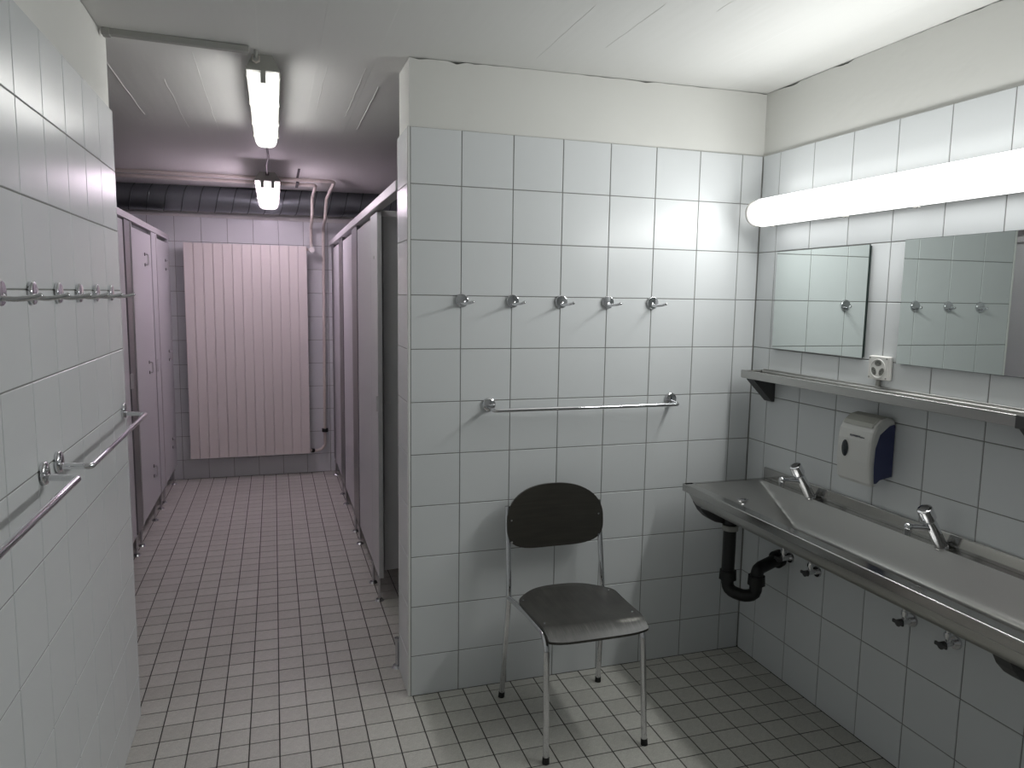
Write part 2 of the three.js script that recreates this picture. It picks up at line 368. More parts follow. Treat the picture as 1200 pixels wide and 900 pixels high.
// wall batten over the mirrors
{
  const z0 = 0.055, z1 = 1.62, yc = 1.917, xc = 1.433, r = 0.056;
  const o = thing('wall_light', 'long round white batten lamp glowing on the wall above the mirrors', 'lamp', [0, 0, 0]);
  mesh('housing', merge([rbox(1.452, XR - 0.0005, yc - 0.047, yc + 0.047, z0 + 0.03, z1 - 0.03, 0.008), rbox(1.444, 1.456, yc - 0.054, yc + 0.054, z0 + 0.02, z1 - 0.02, 0.004)]), M.whitePlastic, o);
  // lens: round section, its far side closed by the housing
  const lens = grid(28, 60, (a, b) => {
    const ang = PI * (0.5 + 0.10) - 0.0 + (2 * PI - 2 * PI * 0.10 - PI) * 0 + (a - 0.5) * 2 * PI * 0.70 + PI * 0.4;
    const L = (z1 - z0) / 2, t = (b * 2 - 1) * L, dome = 0.05, over = Math.max(0, Math.abs(t) - (L - dome)) / dome, s = Math.sqrt(Math.max(0.0, 1 - over * over * 0.96));
    return [xc + Math.cos(ang) * r * s, yc + Math.sin(ang) * r * s, (z0 + z1) / 2 + t];
  });
  mesh('lens', lens, std({ color: lin(0.85, 0.85, 0.85), roughness: 0.4, emissive: lin(1, 1, 0.99), emissiveIntensity: 2.2, side: THREE.DoubleSide }), o);
  for (const z of [z0 + 0.012, z1 - 0.012]) mesh('end_ring', new THREE.TorusGeometry(r * 0.86, 0.006, 8, 30).translate(xc, yc, z), M.whitePlastic, o);
  for (const z of [0.16, 0.56, 0.86, 1.22, 1.5]) mesh('clip', rbox(1.437, 1.449, yc - 0.061, yc - 0.050, z - 0.01, z + 0.01, 0.002), M.greyPlastic, o);
  const zc = (z0 + z1) / 2 + 0.02, len = z1 - z0 - 0.18;
  // opal lens: five faces of its round side shine
  for (const k of [0, 1, 2, -1, -2]) { const an = PI - k * PI / 4, c = Math.cos(an), n = Math.sin(an); strip([xc + c * (r + 0.0012), yc + n * (r + 0.0012), zc], [c, n, 0], Math.abs(n) > 0.9 ? [1, 0, 0] : [0, 1, 0], len, 0.045, WALL_LAMP, { 0: 1.65, 1: 0.74, 2: 0.27, '-1': 1.7, '-2': 0.25 }[k]); }
}
// surface conduit from the left wall to the first lamp, and the cable on to the second
{
  const o = thing('cable_conduit', 'thin grey cable conduit running along the ceiling from the left wall', 'conduit');
  const a = [XL + 0.004, ceilAt(XL) - 0.0105, -0.045], b = [-0.53, ceilAt(-0.53) - 0.0105, -0.075];
  const d = V(b).sub(V(a)), g = rbox(-d.length() / 2, d.length() / 2, -0.010, 0.010, -0.014, 0.014, 0.002);
  g.rotateY(-Math.atan2(d.z, d.x)).translate((a[0] + b[0]) / 2, (a[1] + b[1]) / 2, (a[2] + b[2]) / 2);
  mesh('trunking', g, M.conduit, o);
  mesh('end_cap', rbox(a[0] - 0.003, a[0] + 0.020, a[1] - 0.0115, a[1] + 0.0100, a[2] - 0.016, a[2] + 0.016, 0.002), M.conduit, o);
  const c = thing('power_cable', 'dark power cable sagging between the two ceiling lamps', 'cable');
  mesh('sheath', pipe([[-0.486, 2.372, -1.398], [-0.488, 2.36, -1.6], [-0.478, 2.352, -1.95], [-0.492, 2.34, -2.15], [-0.489, 2.312, -2.334]], 0.006, 0.1, 8), M.cable, c);
  mesh('clamp', rbox(-0.500, -0.478, 2.300, 2.322, -2.334, -2.318, 0.003), M.cable, c);
}

// ------------------------------------------------------------------ mirrors
for (const [z0, z1, y0, y1, label] of [[0.142, 0.634, 1.367, 1.760, 'frameless wall mirror beside the tiled corner, showing one coat hook'], [0.783, 1.275, 1.362, 1.766, 'frameless wall mirror next to the socket showing a row of hooks']]) {
  const o = thing('wall_mirror', label, 'mirror', [XR, 0, 0], 'mirrors over the shelf');
  mesh('backing', box(-0.0085, -0.0005, y0 + 0.004, y1 - 0.004, z0 + 0.004, z1 - 0.004), M.mirrorEdge, o);
  mesh('edge', box(-0.0125, -0.0085, y0, y1, z0, z1), M.mirrorEdge, o);
  mesh('glass', box(-0.0134, -0.0125, y0 + 0.001, y1 - 0.001, z0 + 0.001, z1 - 0.001), M.mirror, o);
}
// ------------------------------------------------------------------ shelf and its brackets
{
  const o = thing('wall_shelf', 'long narrow stainless steel shelf below the mirrors', 'shelf', [0, 0, 0]);
  const z0 = 0.085, z1 = 2.0, F = 1.388;
  mesh('board', box(F + 0.004, XR - 0.002, 1.2595, 1.262, z0 + 0.002, z1), M.steel, o);
  mesh('front_lip', rbox(F, F + 0.0045, 1.241, 1.272, z0, z1, 0.002), M.steel, o);
  mesh('back_lip', rbox(XR - 0.0055, XR - 0.0008, 1.258, 1.277, z0, z1, 0.002), M.steel, o);
  mesh('rear_fold', rod([XR - 0.0105, 1.2655, z0 + 0.002], [XR - 0.0105, 1.2655, z1], 0.0055, 0.0055, 16), M.steel, o);
  mesh('front_fold', rod([F + 0.0022, 1.2715, z0], [F + 0.0022, 1.2715, z1], 0.0026, 0.0026, 12), M.polished, o);
  mesh('end_plate', box(F + 0.0005, XR - 0.001, 1.243, 1.272, z0 - 0.003, z0), M.steel, o);
  mesh('joint_clip', rbox(F - 0.003, F + 0.006, 1.2385, 1.2745, 1.286, 1.312, 0.002), M.darkSteel, o);
  for (const z of [0.112, 1.292]) mesh('bracket', prism([[XR - 0.0008, 1.146], [XR - 0.0008, 1.241], [F + 0.008, 1.241], [F + 0.008, 1.236], [XR - 0.013, 1.146]], z, z + 0.050), M.darkSteel, o);
}
// ------------------------------------------------------------------ trough basin
const RIM = 0.818;
{
  const o = thing('wash_trough', 'long stainless steel wash trough mounted on the wall below the shelf', 'basin');
  const Z0 = 0.133, Z1 = 2.02, zi0 = Z0 + 0.018, zi1 = Z1 - 0.018, xi0 = 1.142, xi1 = 1.461, D = 0.114;
  const lerp = (t, a) => { let i = 0; while (i < a.length - 2 && t > a[i + 1][0]) i++; const k = (t - a[i][0]) / (a[i + 1][0] - a[i][0]); return a[i][1] + (a[i + 1][1] - a[i][1]) * Math.max(0, Math.min(1, k)); };
  const inProf = [[1.142, 0], [1.150, 0.020], [1.160, 0.044], [1.172, 0.060], [1.190, 0.070], [1.25, 0.085], [1.32, 0.101], [1.38, 0.112], [1.400, D], [1.412, 0.106], [1.422, 0.088], [xi1, 0]];
  const outProf = [[1.106, 0], [1.111, 0.022], [1.120, 0.042], [1.140, 0.052], [1.2, 0.077], [1.3, 0.098], [1.40, 0.108], [1.43, 0.095], [1.492, 0.0]];
  const xin = [1.142, 1.146, 1.150, 1.155, 1.160, 1.165, 1.170, 1.176, 1.182, 1.190, 1.198, 1.206, 1.215, 1.23, 1.25, 1.28, 1.32, 1.35, 1.38, 1.39, 1.40, 1.406, 1.412, 1.417, 1.422, 1.43, 1.44, 1.45, xi1];
  const zs = (a, b, run, m) => { const out = []; for (let i = 0; i <= m; i++) out.push(a + run * i / m); for (let i = 1; i <= 20; i++) out.push(a + run + (b - a - 2 * run) * i / 20); for (let i = 1; i <= m; i++) out.push(b - run + run * i / m); return out; };
  const zin = zs(zi0, zi1, 0.32, 60), run = 2.6;
  const inner = grid(xin.length - 1, zin.length - 1, (a, b) => { const x = xin[Math.round(a * (xin.length - 1))], z = zin[Math.round(b * (zin.length - 1))]; return [x, RIM - 0.001 - Math.min(lerp(x, inProf), (z - zi0) / run, (zi1 - z) / run), z]; });
  const flip = (g) => { const i = g.index.array; for (let k = 0; k < i.length; k += 3) { const t = i[k]; i[k] = i[k + 1]; i[k + 1] = t; } g.computeVertexNormals(); return g; };
  mesh('bowl', flip(inner), M.steel, o);
  const xout = []; for (let i = 0; i <= 34; i++) xout.push(1.106 + (1.492 - 1.106) * Math.pow(i / 34, 1.5));
  const zout = zs(Z0 + 0.035, Z1 - 0.035, 0.17, 30);
  mesh('underside', grid(xout.length - 1, zout.length - 1, (a, b) => { const x = xout[Math.round(a * (xout.length - 1))], z = zout[Math.round(b * (zout.length - 1))]; return [x, 0.790 - Math.min(lerp(x, outProf), (z - zout[0]) / 0.9, (zout[zout.length - 1] - z) / 0.9), z]; }), M.steel, o);
  mesh('rim', merge([
    rbox(1.0995, 1.1075, 0.788, RIM + 0.001, Z0, Z1, 0.0038, 3),
    box(1.104, xi0 + 0.001, RIM - 0.0022, RIM, Z0 + 0.001, Z1 - 0.001),
    box(1.104, XR - 0.002, RIM - 0.0022, RIM, Z0 + 0.001, zi0 + 0.001), box(1.104, XR - 0.002, 0.790, RIM - 0.001, Z0, Z0 + 0.003),
    box(1.104, XR - 0.002, RIM - 0.0022, RIM, zi1 - 0.001, Z1), box(xi1 - 0.0005, XR - 0.002, RIM - 0.0022, RIM, zi0, zi1),
  ]), M.polished, o);
  mesh('upstand', rbox(XR - 0.012, XR - 0.0008, RIM - 0.001, 0.863, Z0, Z1, 0.003), M.polished, o);
  for (const z of [0.158, 1.47]) {
    const p = [[1.125, 0.787], [1.138, 0.745], [1.158, 0.712], [1.185, 0.686], [1.215, 0.668], [1.250, 0.659], [1.300, 0.656], [1.4985, 0.66], [1.4985, 0.735], [1.46, 0.70], [1.40, 0.675], [1.3, 0.685], [1.2, 0.706], [1.165, 0.722], [1.148, 0.729], [1.136, 0.757], [1.129, 0.787]];
    mesh('bracket', prism(p, z, z + 0.045), M.darkSteel, o);
  }
  mesh('drain', merge([rod([1.292, 0.735, 0.268], [1.292, 0.7755, 0.268], 0.024), rod([1.292, 0.7755, 0.268], [1.292, 0.778, 0.268], 0.015)]), M.chrome, o);
}
// ------------------------------------------------------------------ taps
function tap(z, label) {
  const o = thing('push_tap', label, 'tap', [1.4680, RIM + 0.0003, z], 'push taps on the trough');
  const A = [0, 0, 0], dir = V([-0.086, 0.142, -0.004]).normalize(), at = (t) => dir.clone().multiplyScalar(t).toArray();
  mesh('base_ring', rod([0, 0, 0], [-0.001, 0.004, 0], 0.0205, 0.0195, 24), M.chrome, o);
  const body = [[0, 0], [0.0185, 0], [0.0185, 0.012], [0.0175, 0.090], [0.0165, 0.100], [0.0165, 0.105], [0, 0.105]];
  const q = new THREE.Quaternion().setFromUnitVectors(new THREE.Vector3(0, 1, 0), dir);
  const turned = (pts) => new THREE.LatheGeometry(pts.map((p) => new THREE.Vector2(...p)), 28).applyQuaternion(q);
  mesh('body', turned(body), M.chrome, o);
  mesh('push_cap', turned([[0, 0.105], [0.0175, 0.105], [0.0225, 0.112], [0.0225, 0.146], [0.0205, 0.1495], [0.0, 0.1495]]), M.chrome, o);
  mesh('button', turned([[0, 0.1496], [0.0150, 0.1496], [0.0145, 0.1510], [0, 0.1510]]), M.darkSteel, o);
  const s = at(0.072);
  const spout = mesh('spout', pipe([s, [s[0] - 0.045, s[1] + 0.008, s[2] - 0.004], [s[0] - 0.088, s[1] + 0.011, s[2] - 0.008]], 0.0095, 0.02), M.chrome, o);
  mesh('aerator', merge([new THREE.SphereGeometry(0.0125, 18, 12).translate(s[0] - 0.090, s[1] + 0.012, s[2] - 0.008), rod([s[0] - 0.090, s[1] + 0.006, s[2] - 0.008], [s[0] - 0.090, s[1] - 0.013, s[2] - 0.008], 0.0115, 0.0105, 18)]), M.chrome, spout);
}
tap(0.448, 'leaning chrome push tap of the trough beside the tiled corner');
tap(1.030, 'leaning chrome push tap of the trough, farther from the tiled corner');
// ------------------------------------------------------------------ waste pipe and shut-off valves
{
  const o = thing('waste_trap', 'black plastic drain trap under the end of the trough', 'drain pipe');
  const a = [1.272, 0.650, 0.228];
  mesh('tail_pipe', pipe([[1.272, 0.712, 0.228], [1.272, 0.455, 0.228]], 0.025), M.black, o);
  mesh('collar', rod([1.272, 0.638, 0.228], [1.272, 0.658, 0.228], 0.032, 0.032, 20), M.greyPlastic, o);
  mesh('bend', pipe([[1.272, 0.47, 0.228], [1.272, 0.385, 0.228], [1.315, 0.375, 0.285], [1.355, 0.385, 0.300], [1.357, 0.47, 0.300]], 0.025, 0.06, 16), M.black, o);
  for (const [x, z, y] of [[1.272, 0.228, 0.45], [1.357, 0.300, 0.445]]) mesh('nut', rod([x, y - 0.018, z], [x, y + 0.018, z], 0.036, 0.034, 10), M.black, o);
  mesh('outlet_pipe', pipe([[1.357, 0.45, 0.300], [1.360, 0.490, 0.299], [XR - 0.001, 0.512, 0.262]], 0.025, 0.055, 16), M.black, o);
  mesh('wall_collar', rod([XR - 0.032, 0.507, 0.270], [XR - 0.0005, 0.512, 0.262], 0.036, 0.034, 20), M.black, o);
}
const VALVE = 'small dark shut-off valves under the trough';
for (const [z, label] of [[0.318, 'dark chrome shut-off valve on the wall beside the black drain trap'], [0.474, 'dark chrome shut-off valve under the trough, second from the drain trap'], [0.918, 'dark chrome shut-off valve under the trough, third from the drain trap'], [1.080, 'dark chrome shut-off valve under the trough, fourth from the drain trap']]) {
  const o = thing('shutoff_valve', label, 'valve', [XR, 0.530, z], VALVE);
  mesh('rosette', rod([-0.006, 0, 0], [-0.0005, 0, 0], 0.020, 0.022, 20), M.chrome, o);
  mesh('body', merge([rod([-0.045, 0, 0], [-0.006, 0, 0], 0.010), rod([-0.036, 0, 0], [-0.036, 0.05, 0], 0.007), rod([-0.036, 0.022, 0], [-0.036, 0.036, 0], 0.011, 0.011, 6)]), M.chrome, o);
  mesh('handle', merge([rod([-0.062, -0.002, 0], [-0.045, 0, 0], 0.012, 0.010), rbox(-0.064, -0.056, -0.006, 0.006, -0.022, 0.022, 0.003)]), M.darkSteel, o);
  mesh('supply_hose', pipe([[-0.036, 0.05, 0], [-0.036, 0.12, 0], [-0.028, 0.2, 0.0]], 0.005, 0.05, 8), M.chrome, o);
}
// ------------------------------------------------------------------ soap dispenser
{
  const o = thing('soap_dispenser', 'white plastic soap dispenser with blue side and dark oval window', 'dispenser', [XR, 0, 0.722]);
  const prof = [[-0.0005, 0.972], [-0.0005, 1.158], [-0.012, 1.175], [-0.038, 1.182], [-0.066, 1.176], [-0.088, 1.158], [-0.101, 1.132], [-0.107, 1.10], [-0.108, 1.03], [-0.102, 0.962], [-0.090, 0.950], [-0.070, 0.950], [-0.055, 0.962]];
  const sc = (k, dx) => prof.map(([x, y]) => [Math.min(-0.0005, x * k + dx), 1.07 + (y - 1.07) * k]);
  mesh('blue_body', prism(sc(0.93, -0.001), -0.072, 0.072, 0.006), M.bluePlastic, o);
  // front shell: outer profile with a curved cutaway on both sides
  const front = prof.slice(2), back = [[-0.079, 0.964], [-0.083, 1.02], [-0.081, 1.08], [-0.066, 1.125], [-0.030, 1.152], [-0.006, 1.158]];
  mesh('front_shell', prism([...front.slice(0, 10), ...back], -0.0765, 0.0765, 0.010), M.shellPlastic, o);
  mesh('top_shell', prism([[-0.0005, 1.160], [-0.012, 1.1785], [-0.038, 1.1855], [-0.066, 1.1795], [-0.0885, 1.1615], [-0.096, 1.148], [-0.080, 1.144], [-0.030, 1.152]], -0.068, 0.068, 0.006), M.topPlastic, o);
  const win = mesh('level_window', new THREE.SphereGeometry(1, 28, 16).scale(0.004, 0.029, 0.0155).translate(-0.1085, 1.064, -0.035), M.window, o);
  mesh('window_ring', new THREE.TorusGeometry(1, 0.09, 8, 36).rotateY(PI / 2).scale(0.004, 0.030, 0.0165).translate(-0.1085, 1.064, -0.035), M.shellPlastic, win);
  const bars = []; [0.010, 0.008, 0.010, 0.007, 0.009, 0.006].reduce((z, w, i) => { bars.push(box(-0.1072, -0.1040, 1.110 + (i % 2) * 0.001, 1.116 - (i > 3 ? 0.002 : 0), z, z + w)); return z + w + 0.0025; }, -0.018);
  mesh('printed_mark', merge(bars), M.print, o);
}
// ------------------------------------------------------------------ socket
{
  const o = thing('wall_socket', 'white surface mounted triple wall socket between the mirrors', 'socket', [XR, 1.341, 0.716]);
  mesh('box', rbox(-0.016, -0.0005, -0.041, 0.041, -0.0445, 0.0445, 0.005), M.whitePlastic, o);
  mesh('cover', rbox(-0.021, -0.016, -0.039, 0.039, -0.0425, 0.0425, 0.0025), M.whitePlastic, o);
  mesh('raised_ring', new THREE.TorusGeometry(0.031, 0.002, 8, 40).rotateY(PI / 2).translate(-0.021, -0.002, 0), M.whitePlastic, o);
  for (const [y, z, a] of [[0.016, 0, 0], [-0.012, -0.0165, 1.05], [-0.012, 0.0165, -1.05]]) {
    const s = mesh('outlet', new THREE.CylinderGeometry(1, 1, 0.0012, 24).rotateZ(PI / 2).scale(1, 0.0095, 0.0145).rotateX(a).translate(-0.0212, y, z), M.socketHole, o);
    const pins = []; for (const [py, pz] of [[0, -0.007], [0.003, 0], [0, 0.007]]) { const c = Math.cos(a), sn = Math.sin(a); pins.push(rod([-0.0225, y + py * c - pz * sn, z + py * sn + pz * c], [-0.021, y + py * c - pz * sn, z + py * sn + pz * c], 0.0018, 0.0018, 8)); }
    mesh('pin_holes', merge(pins), M.black, s);
  }
  for (const sy of [-1, 1]) for (const sz of [-1, 1]) mesh('screw', rod([-0.0222, sy * 0.033, sz * 0.0365], [-0.0205, sy * 0.033, sz * 0.0365], 0.0032), M.greyPlastic, o);
  mesh('cable_tube', rod([-0.012, -0.062, -0.004], [-0.012, -0.041, -0.004], 0.008), M.greyPlastic, o);
}
// ------------------------------------------------------------------ coat hooks (local z out of the wall)
function hook(pos, turn, label, group) {
  const o = thing('coat_hook', label, 'hook', pos, group);
  o.rotation.y = turn;
  const q = new THREE.LatheGeometry([[0, 0.0005], [0.0255, 0.0005], [0.0255, 0.006], [0.0245, 0.0085], [0.0225, 0.0098], [0, 0.0100]].map((p) => new THREE.Vector2(...p)), 32).rotateX(PI / 2);
  mesh('rosette', q, M.chrome, o);
  mesh('peg', merge([pipe([[-0.004, -0.010, 0.008], [0.004, -0.012, 0.026], [0.018, -0.009, 0.050], [0.027, -0.004, 0.064]], 0.0056, 0.02), new THREE.SphereGeometry(0.0062, 16, 12).translate(0.027, -0.004, 0.064)]), M.chrome, o);
}
const ord = ['first', 'second', 'third', 'fourth', 'fifth'];
[0.203, 0.403, 0.603, 0.803, 1.003].forEach((x, i) => hook([x, 1.5455, 0.0005], 0, `round chrome coat hook above the chair, ${ord[i]} from the passage corner`, 'chrome coat hooks above the chair'));
[0.034, 0.240, 0.441, 0.643, 0.847, 1.050].forEach((z, i) => hook([XL + 0.0005, 1.5555, z], PI / 2, `round chrome coat hook on the left tiled wall, ${['first', 'second', 'third', 'fourth', 'fifth', 'sixth', 'seventh'][i]} from the cubicles`, 'chrome coat hooks on the left wall'));
// ------------------------------------------------------------------ towel rails
function rail(pos, turn, len, label, group) {
  const o = thing('towel_rail', label, 'towel rail', pos, group);
  o.rotation.y = turn;
  const ros = (x) => new THREE.LatheGeometry([[0, 0.0005], [0.0265, 0.0005], [0.0265, 0.006], [0.0245, 0.010], [0.016, 0.012], [0, 0.0125]].map((p) => new THREE.Vector2(...p)), 32).rotateX(PI / 2).translate(x, 0, 0);
  for (const x of [0, len]) mesh('rosette', ros(x), M.chrome, o);
  mesh('bar', pipe([[0, -0.010, 0.010], [0, -0.014, 0.072], [len, -0.014, 0.072], [len, -0.010, 0.010]], 0.0078, 0.016), M.chrome, o);
}
rail([0.313, 1.148, 0.0005], 0, 0.791, 'thin chrome towel rail on the tiled wall above the chair', null);
rail([XL + 0.0005, 1.154, 0.726], PI / 2, 0.807, 'chrome towel rail on the left wall ending at the cubicles', 'chrome towel rails on the left wall');
rail([XL + 0.0005, 1.154, 1.650], PI / 2, 0.807, 'chrome towel rail on the left wall, farther from the cubicles', 'chrome towel rails on the left wall');

// ------------------------------------------------------------------ chair
{
  const o = thing('stacking_chair', 'dark laminate stacking chair on chrome tube legs against the tiled wall', 'chair', [0.557, 0, 0]);
  const R = 0.0105;
  const seatTop = (a, b) => {
    const u = a * 2 - 1, zb = 0.137 + 0.098 * Math.pow(Math.abs(u), 2.6), zf = 0.552 - 0.008 * Math.pow(Math.abs(u), 6), z = zb + (zf - zb) * b;
    const half = 0.196 - 0.012 * b - 0.012 * Math.pow(Math.max(0, (0.12 - b) / 0.12), 2);
    const roll = Math.max(0, (z - 0.470) / 0.08), y = 0.452 - 0.010 * Math.sin(PI * Math.min(1, Math.max(0, (z - 0.16) / 0.32))) * (1 - 0.5 * u * u) - 0.026 * Math.pow(roll, 2.0) + 0.006 * Math.pow(Math.abs(u), 3) * (1 - roll * 0.5);
    return [u * half, y, z];
  };
  const NU = 40, NV = 60, T = 0.010;
  const top = grid(NU, NV, seatTop), bot = grid(NU, NV, (a, b) => { const p = seatTop(a, b); return [p[0], p[1] - T, p[2] - T * 0.35 * Math.max(0, (p[2] - 0.475) / 0.09)]; });
  { const i = top.index.array; for (let k = 0; k < i.length; k += 3) { const t = i[k]; i[k] = i[k + 1]; i[k + 1] = t; } top.computeVertexNormals(); }
  const rimPts = []; for (let i = 0; i <= NU; i++) rimPts.push([i / NU, 0]); for (let j = 1; j <= NV; j++) rimPts.push([1, j / NV]); for (let i = NU - 1; i >= 0; i--) rimPts.push([i / NU, 1]); for (let j = NV - 1; j >= 0; j--) rimPts.push([0, j / NV]);
  const side = grid(rimPts.length - 1, 1, (a, b) => { const [u, v] = rimPts[Math.round(a * (rimPts.length - 1))], p = seatTop(u, v); return b < 0.5 ? p : [p[0], p[1] - T, p[2] - T * 0.35 * Math.max(0, (p[2] - 0.475) / 0.09)]; });
  const seat = mesh('seat', merge([top, bot]), M.seat, o);
  mesh('seat_edge', side, M.wood, seat);
  // backrest: rounded plywood shell, hollow towards the sitter
  const backAt = (th, r) => {
    const c = Math.cos(th), s = Math.sin(th), e = s > 0 ? 2.35 : 3.4, k = Math.pow(Math.pow(Math.abs(c), e) + Math.pow(Math.abs(s), e), -1 / e);
    const x = c * k * 0.199 * r, y = s * k * (s > 0 ? 0.138 : 0.108) * r;
    return [x, 0.703 + y, 0.090 + 0.026 * (x / 0.199) ** 2 - 0.10 * y];
  };
  const shell = (off, inv) => { const g = grid(64, 14, (a, b) => { const p = backAt(a * 2 * PI, b); return [p[0], p[1], p[2] + off]; }); const uv = g.attributes.uv, ps = g.attributes.position; for (let i = 0; i < uv.count; i++) uv.setXY(i, ps.getX(i) * 2, ps.getY(i) * 2); if (inv) { const i = g.index.array; for (let k = 0; k < i.length; k += 3) { const t = i[k]; i[k] = i[k + 1]; i[k + 1] = t; } g.computeVertexNormals(); } return g; };
  const edge = grid(64, 1, (a, b) => { const p = backAt(a * 2 * PI, 1); return [p[0], p[1], p[2] + (b < 0.5 ? -0.0045 : 0.0045)]; });
  const back = mesh('backrest', merge([shell(0.0045, true), shell(-0.0045, false), edge]), M.wood, o);
  const rivet = (p, d, parent) => mesh('rivet', rod(p, [p[0] + d[0], p[1] + d[1], p[2] + d[2]], 0.0045, 0.0038, 12), M.chrome, parent);
  for (const s of [-1, 1]) for (const y of [0.715, 0.632]) { const x = s * 0.181; rivet([x, y, 0.090 + 0.026 * (x / 0.199) ** 2 - 0.1 * (y - 0.703) + 0.0035], [0, 0, 0.0028], back); }
  for (const s of [-1, 1]) for (const [b] of [[0.10], [0.72]]) { const p = seatTop(0.5 + s * 0.445, b); rivet([p[0], p[1] - 0.001, p[2]], [0, 0.0025, 0], seat); }
  for (const s of [-1, 1]) {
    mesh('rear_leg', pipe([[s * 0.207, 0.004, 0.102], [s * 0.196, 0.400, 0.140], [s * 0.194, 0.470, 0.134], [s * 0.190, 0.765, 0.089]], R, 0.06), M.chrome, o);
    mesh('front_leg', pipe([[s * 0.185, 0.004, 0.541], [s * 0.180, 0.402, 0.510], [s * 0.178, 0.430, 0.47], [s * 0.180, 0.427, 0.30], [s * 0.194, 0.420, 0.142]], R, 0.03), M.chrome, o);
    mesh('rubber_foot', rod([s * 0.2075, 0.0, 0.1015], [s * 0.2065, 0.022, 0.1035], 0.0125, 0.0118), M.rubber, o);
    mesh('rubber_foot', rod([s * 0.1855, 0.0, 0.5415], [s * 0.1848, 0.022, 0.5395], 0.0125, 0.0118), M.rubber, o);
  }
  mesh('cross_tube', rod([-0.18, 0.424, 0.24], [0.18, 0.424, 0.24], 0.009), M.chrome, o);
}

// ------------------------------------------------------------------ radiator, its pipes, the duct
{
  const o = thing('panel_radiator', 'tall cream radiator of flat vertical panels on the end wall', 'radiator');
  const x0 = -1.146, x1 = -0.196, n = 13, w = (x1 - x0) / n, y0 = 0.193, y1 = 1.950, zf = -3.735;
  for (let i = 0; i < n; i++) mesh('panel', rbox(x0 + i * w + 0.0016, x0 + (i + 1) * w - 0.0016, y0, y1, zf - 0.012, zf, 0.003, 1), M.radiator, o);
  mesh('rear_frame', merge([box(x0 + 0.004, x1 - 0.004, y0 + 0.01, y1 - 0.01, zf - 0.018, zf - 0.009), box(x0 + 0.004, x1 - 0.004, y1 - 0.05, y1 - 0.006, zf - 0.045, zf - 0.012), box(x0 + 0.004, x1 - 0.004, y0 + 0.006, y0 + 0.05, zf - 0.045, zf - 0.012)]), M.radiator, o);
  for (const x of [-0.95, -0.4]) for (const y of [0.4, 1.7]) mesh('wall_bracket', box(x - 0.02, x + 0.02, y - 0.02, y + 0.02, ZE + 0.001, zf - 0.017), M.greyPlastic, o);
  const valve = mesh('thermostat_valve', merge([rod([x1 - 0.01, 1.925, zf - 0.03], [x1 + 0.02, 1.925, zf - 0.03], 0.012), rod([-0.158, 1.925, zf - 0.045], [-0.158, 1.925, zf + 0.0], 0.014)]), M.pipePaint, o);
  mesh('valve_knob', rod([-0.158, 1.922, zf - 0.004], [-0.158, 1.922, zf + 0.042], 0.026, 0.022, 20), M.whitePlastic, valve);
}
const PZ = -3.815;
{
  const o = thing('heating_pipe', 'cream heating pipe dropping from the ceiling to the radiator valve', 'pipe');
  mesh('run', pipe([[-2.49, 2.358, -3.17], [-0.146, 2.376, -3.19], [-0.155, 2.322, -3.555], [-0.158, 2.165, -3.555], [-0.157, 2.105, PZ], [-0.158, 1.97, PZ], [-0.158, 1.93, -3.78]], 0.0125, 0.035), M.pipePaint, o);
  const c = thing('heating_pipe', 'cream heating pipe running down the end wall to the radiator foot', 'pipe');
  mesh('run', pipe([[-2.49, 2.360, -2.96], [-0.022, 2.381, -2.98], [-0.044, 2.325, -3.555], [-0.056, 2.168, -3.555], [-0.056, 2.105, PZ], [-0.068, 0.235, PZ], [-0.12, 0.2, PZ + 0.01], [-0.205, 0.214, -3.768]], 0.0125, 0.05), M.pipePaint, c);
  mesh('collar', rod([-0.066, 0.362, PZ], [-0.066, 0.392, PZ], 0.026, 0.026, 16), M.black, c);
  mesh('union_nut', rod([-0.162, 0.2065, -3.789], [-0.185, 0.2105, -3.778], 0.018, 0.018, 6), M.black, c);
  const h = thing('pipe_hanger', 'dark steel hanger holding the two heating pipes at the ceiling', 'hanger');
  mesh('threaded_rod', rod([-0.285, 2.350, -3.075], [-0.285, ceilAt(-0.285) - 0.0005, -3.075], 0.006), M.darkSteel, h);
  mesh('ceiling_bar', rbox(-0.293, -0.277, ceilAt(-0.285) - 0.0055, ceilAt(-0.285) - 0.0008, -3.10, -2.60, 0.002), M.darkSteel, h);
  mesh('strap', rbox(-0.295, -0.275, 2.352, 2.360, -3.215, -2.945, 0.002), M.darkSteel, h);
  const d = thing('ventilation_duct', 'dark galvanised spiral duct under the ceiling at the end wall', 'duct');
  const dy = 2.298, dz = -3.735, dr = 0.099;
  mesh('shell', rod([-2.495, dy - 0.020, dz], [XR - 0.002, dy + 0.022, dz], dr, dr, 40), M.duct, d);
  const pts = [], turns = 32; for (let i = 0; i <= turns * 20; i++) { const t = i / (turns * 20), a = t * turns * 2 * PI, x = -2.48 + 3.96 * t; pts.push(new THREE.Vector3(x, dy + 0.0105 * (x + 0.5) + Math.sin(a) * dr, dz + Math.cos(a) * dr)); }
  mesh('spiral_seam', new THREE.TubeGeometry(new THREE.CatmullRomCurve3(pts), pts.length, 0.0045, 5), M.ductSeam, d);
}

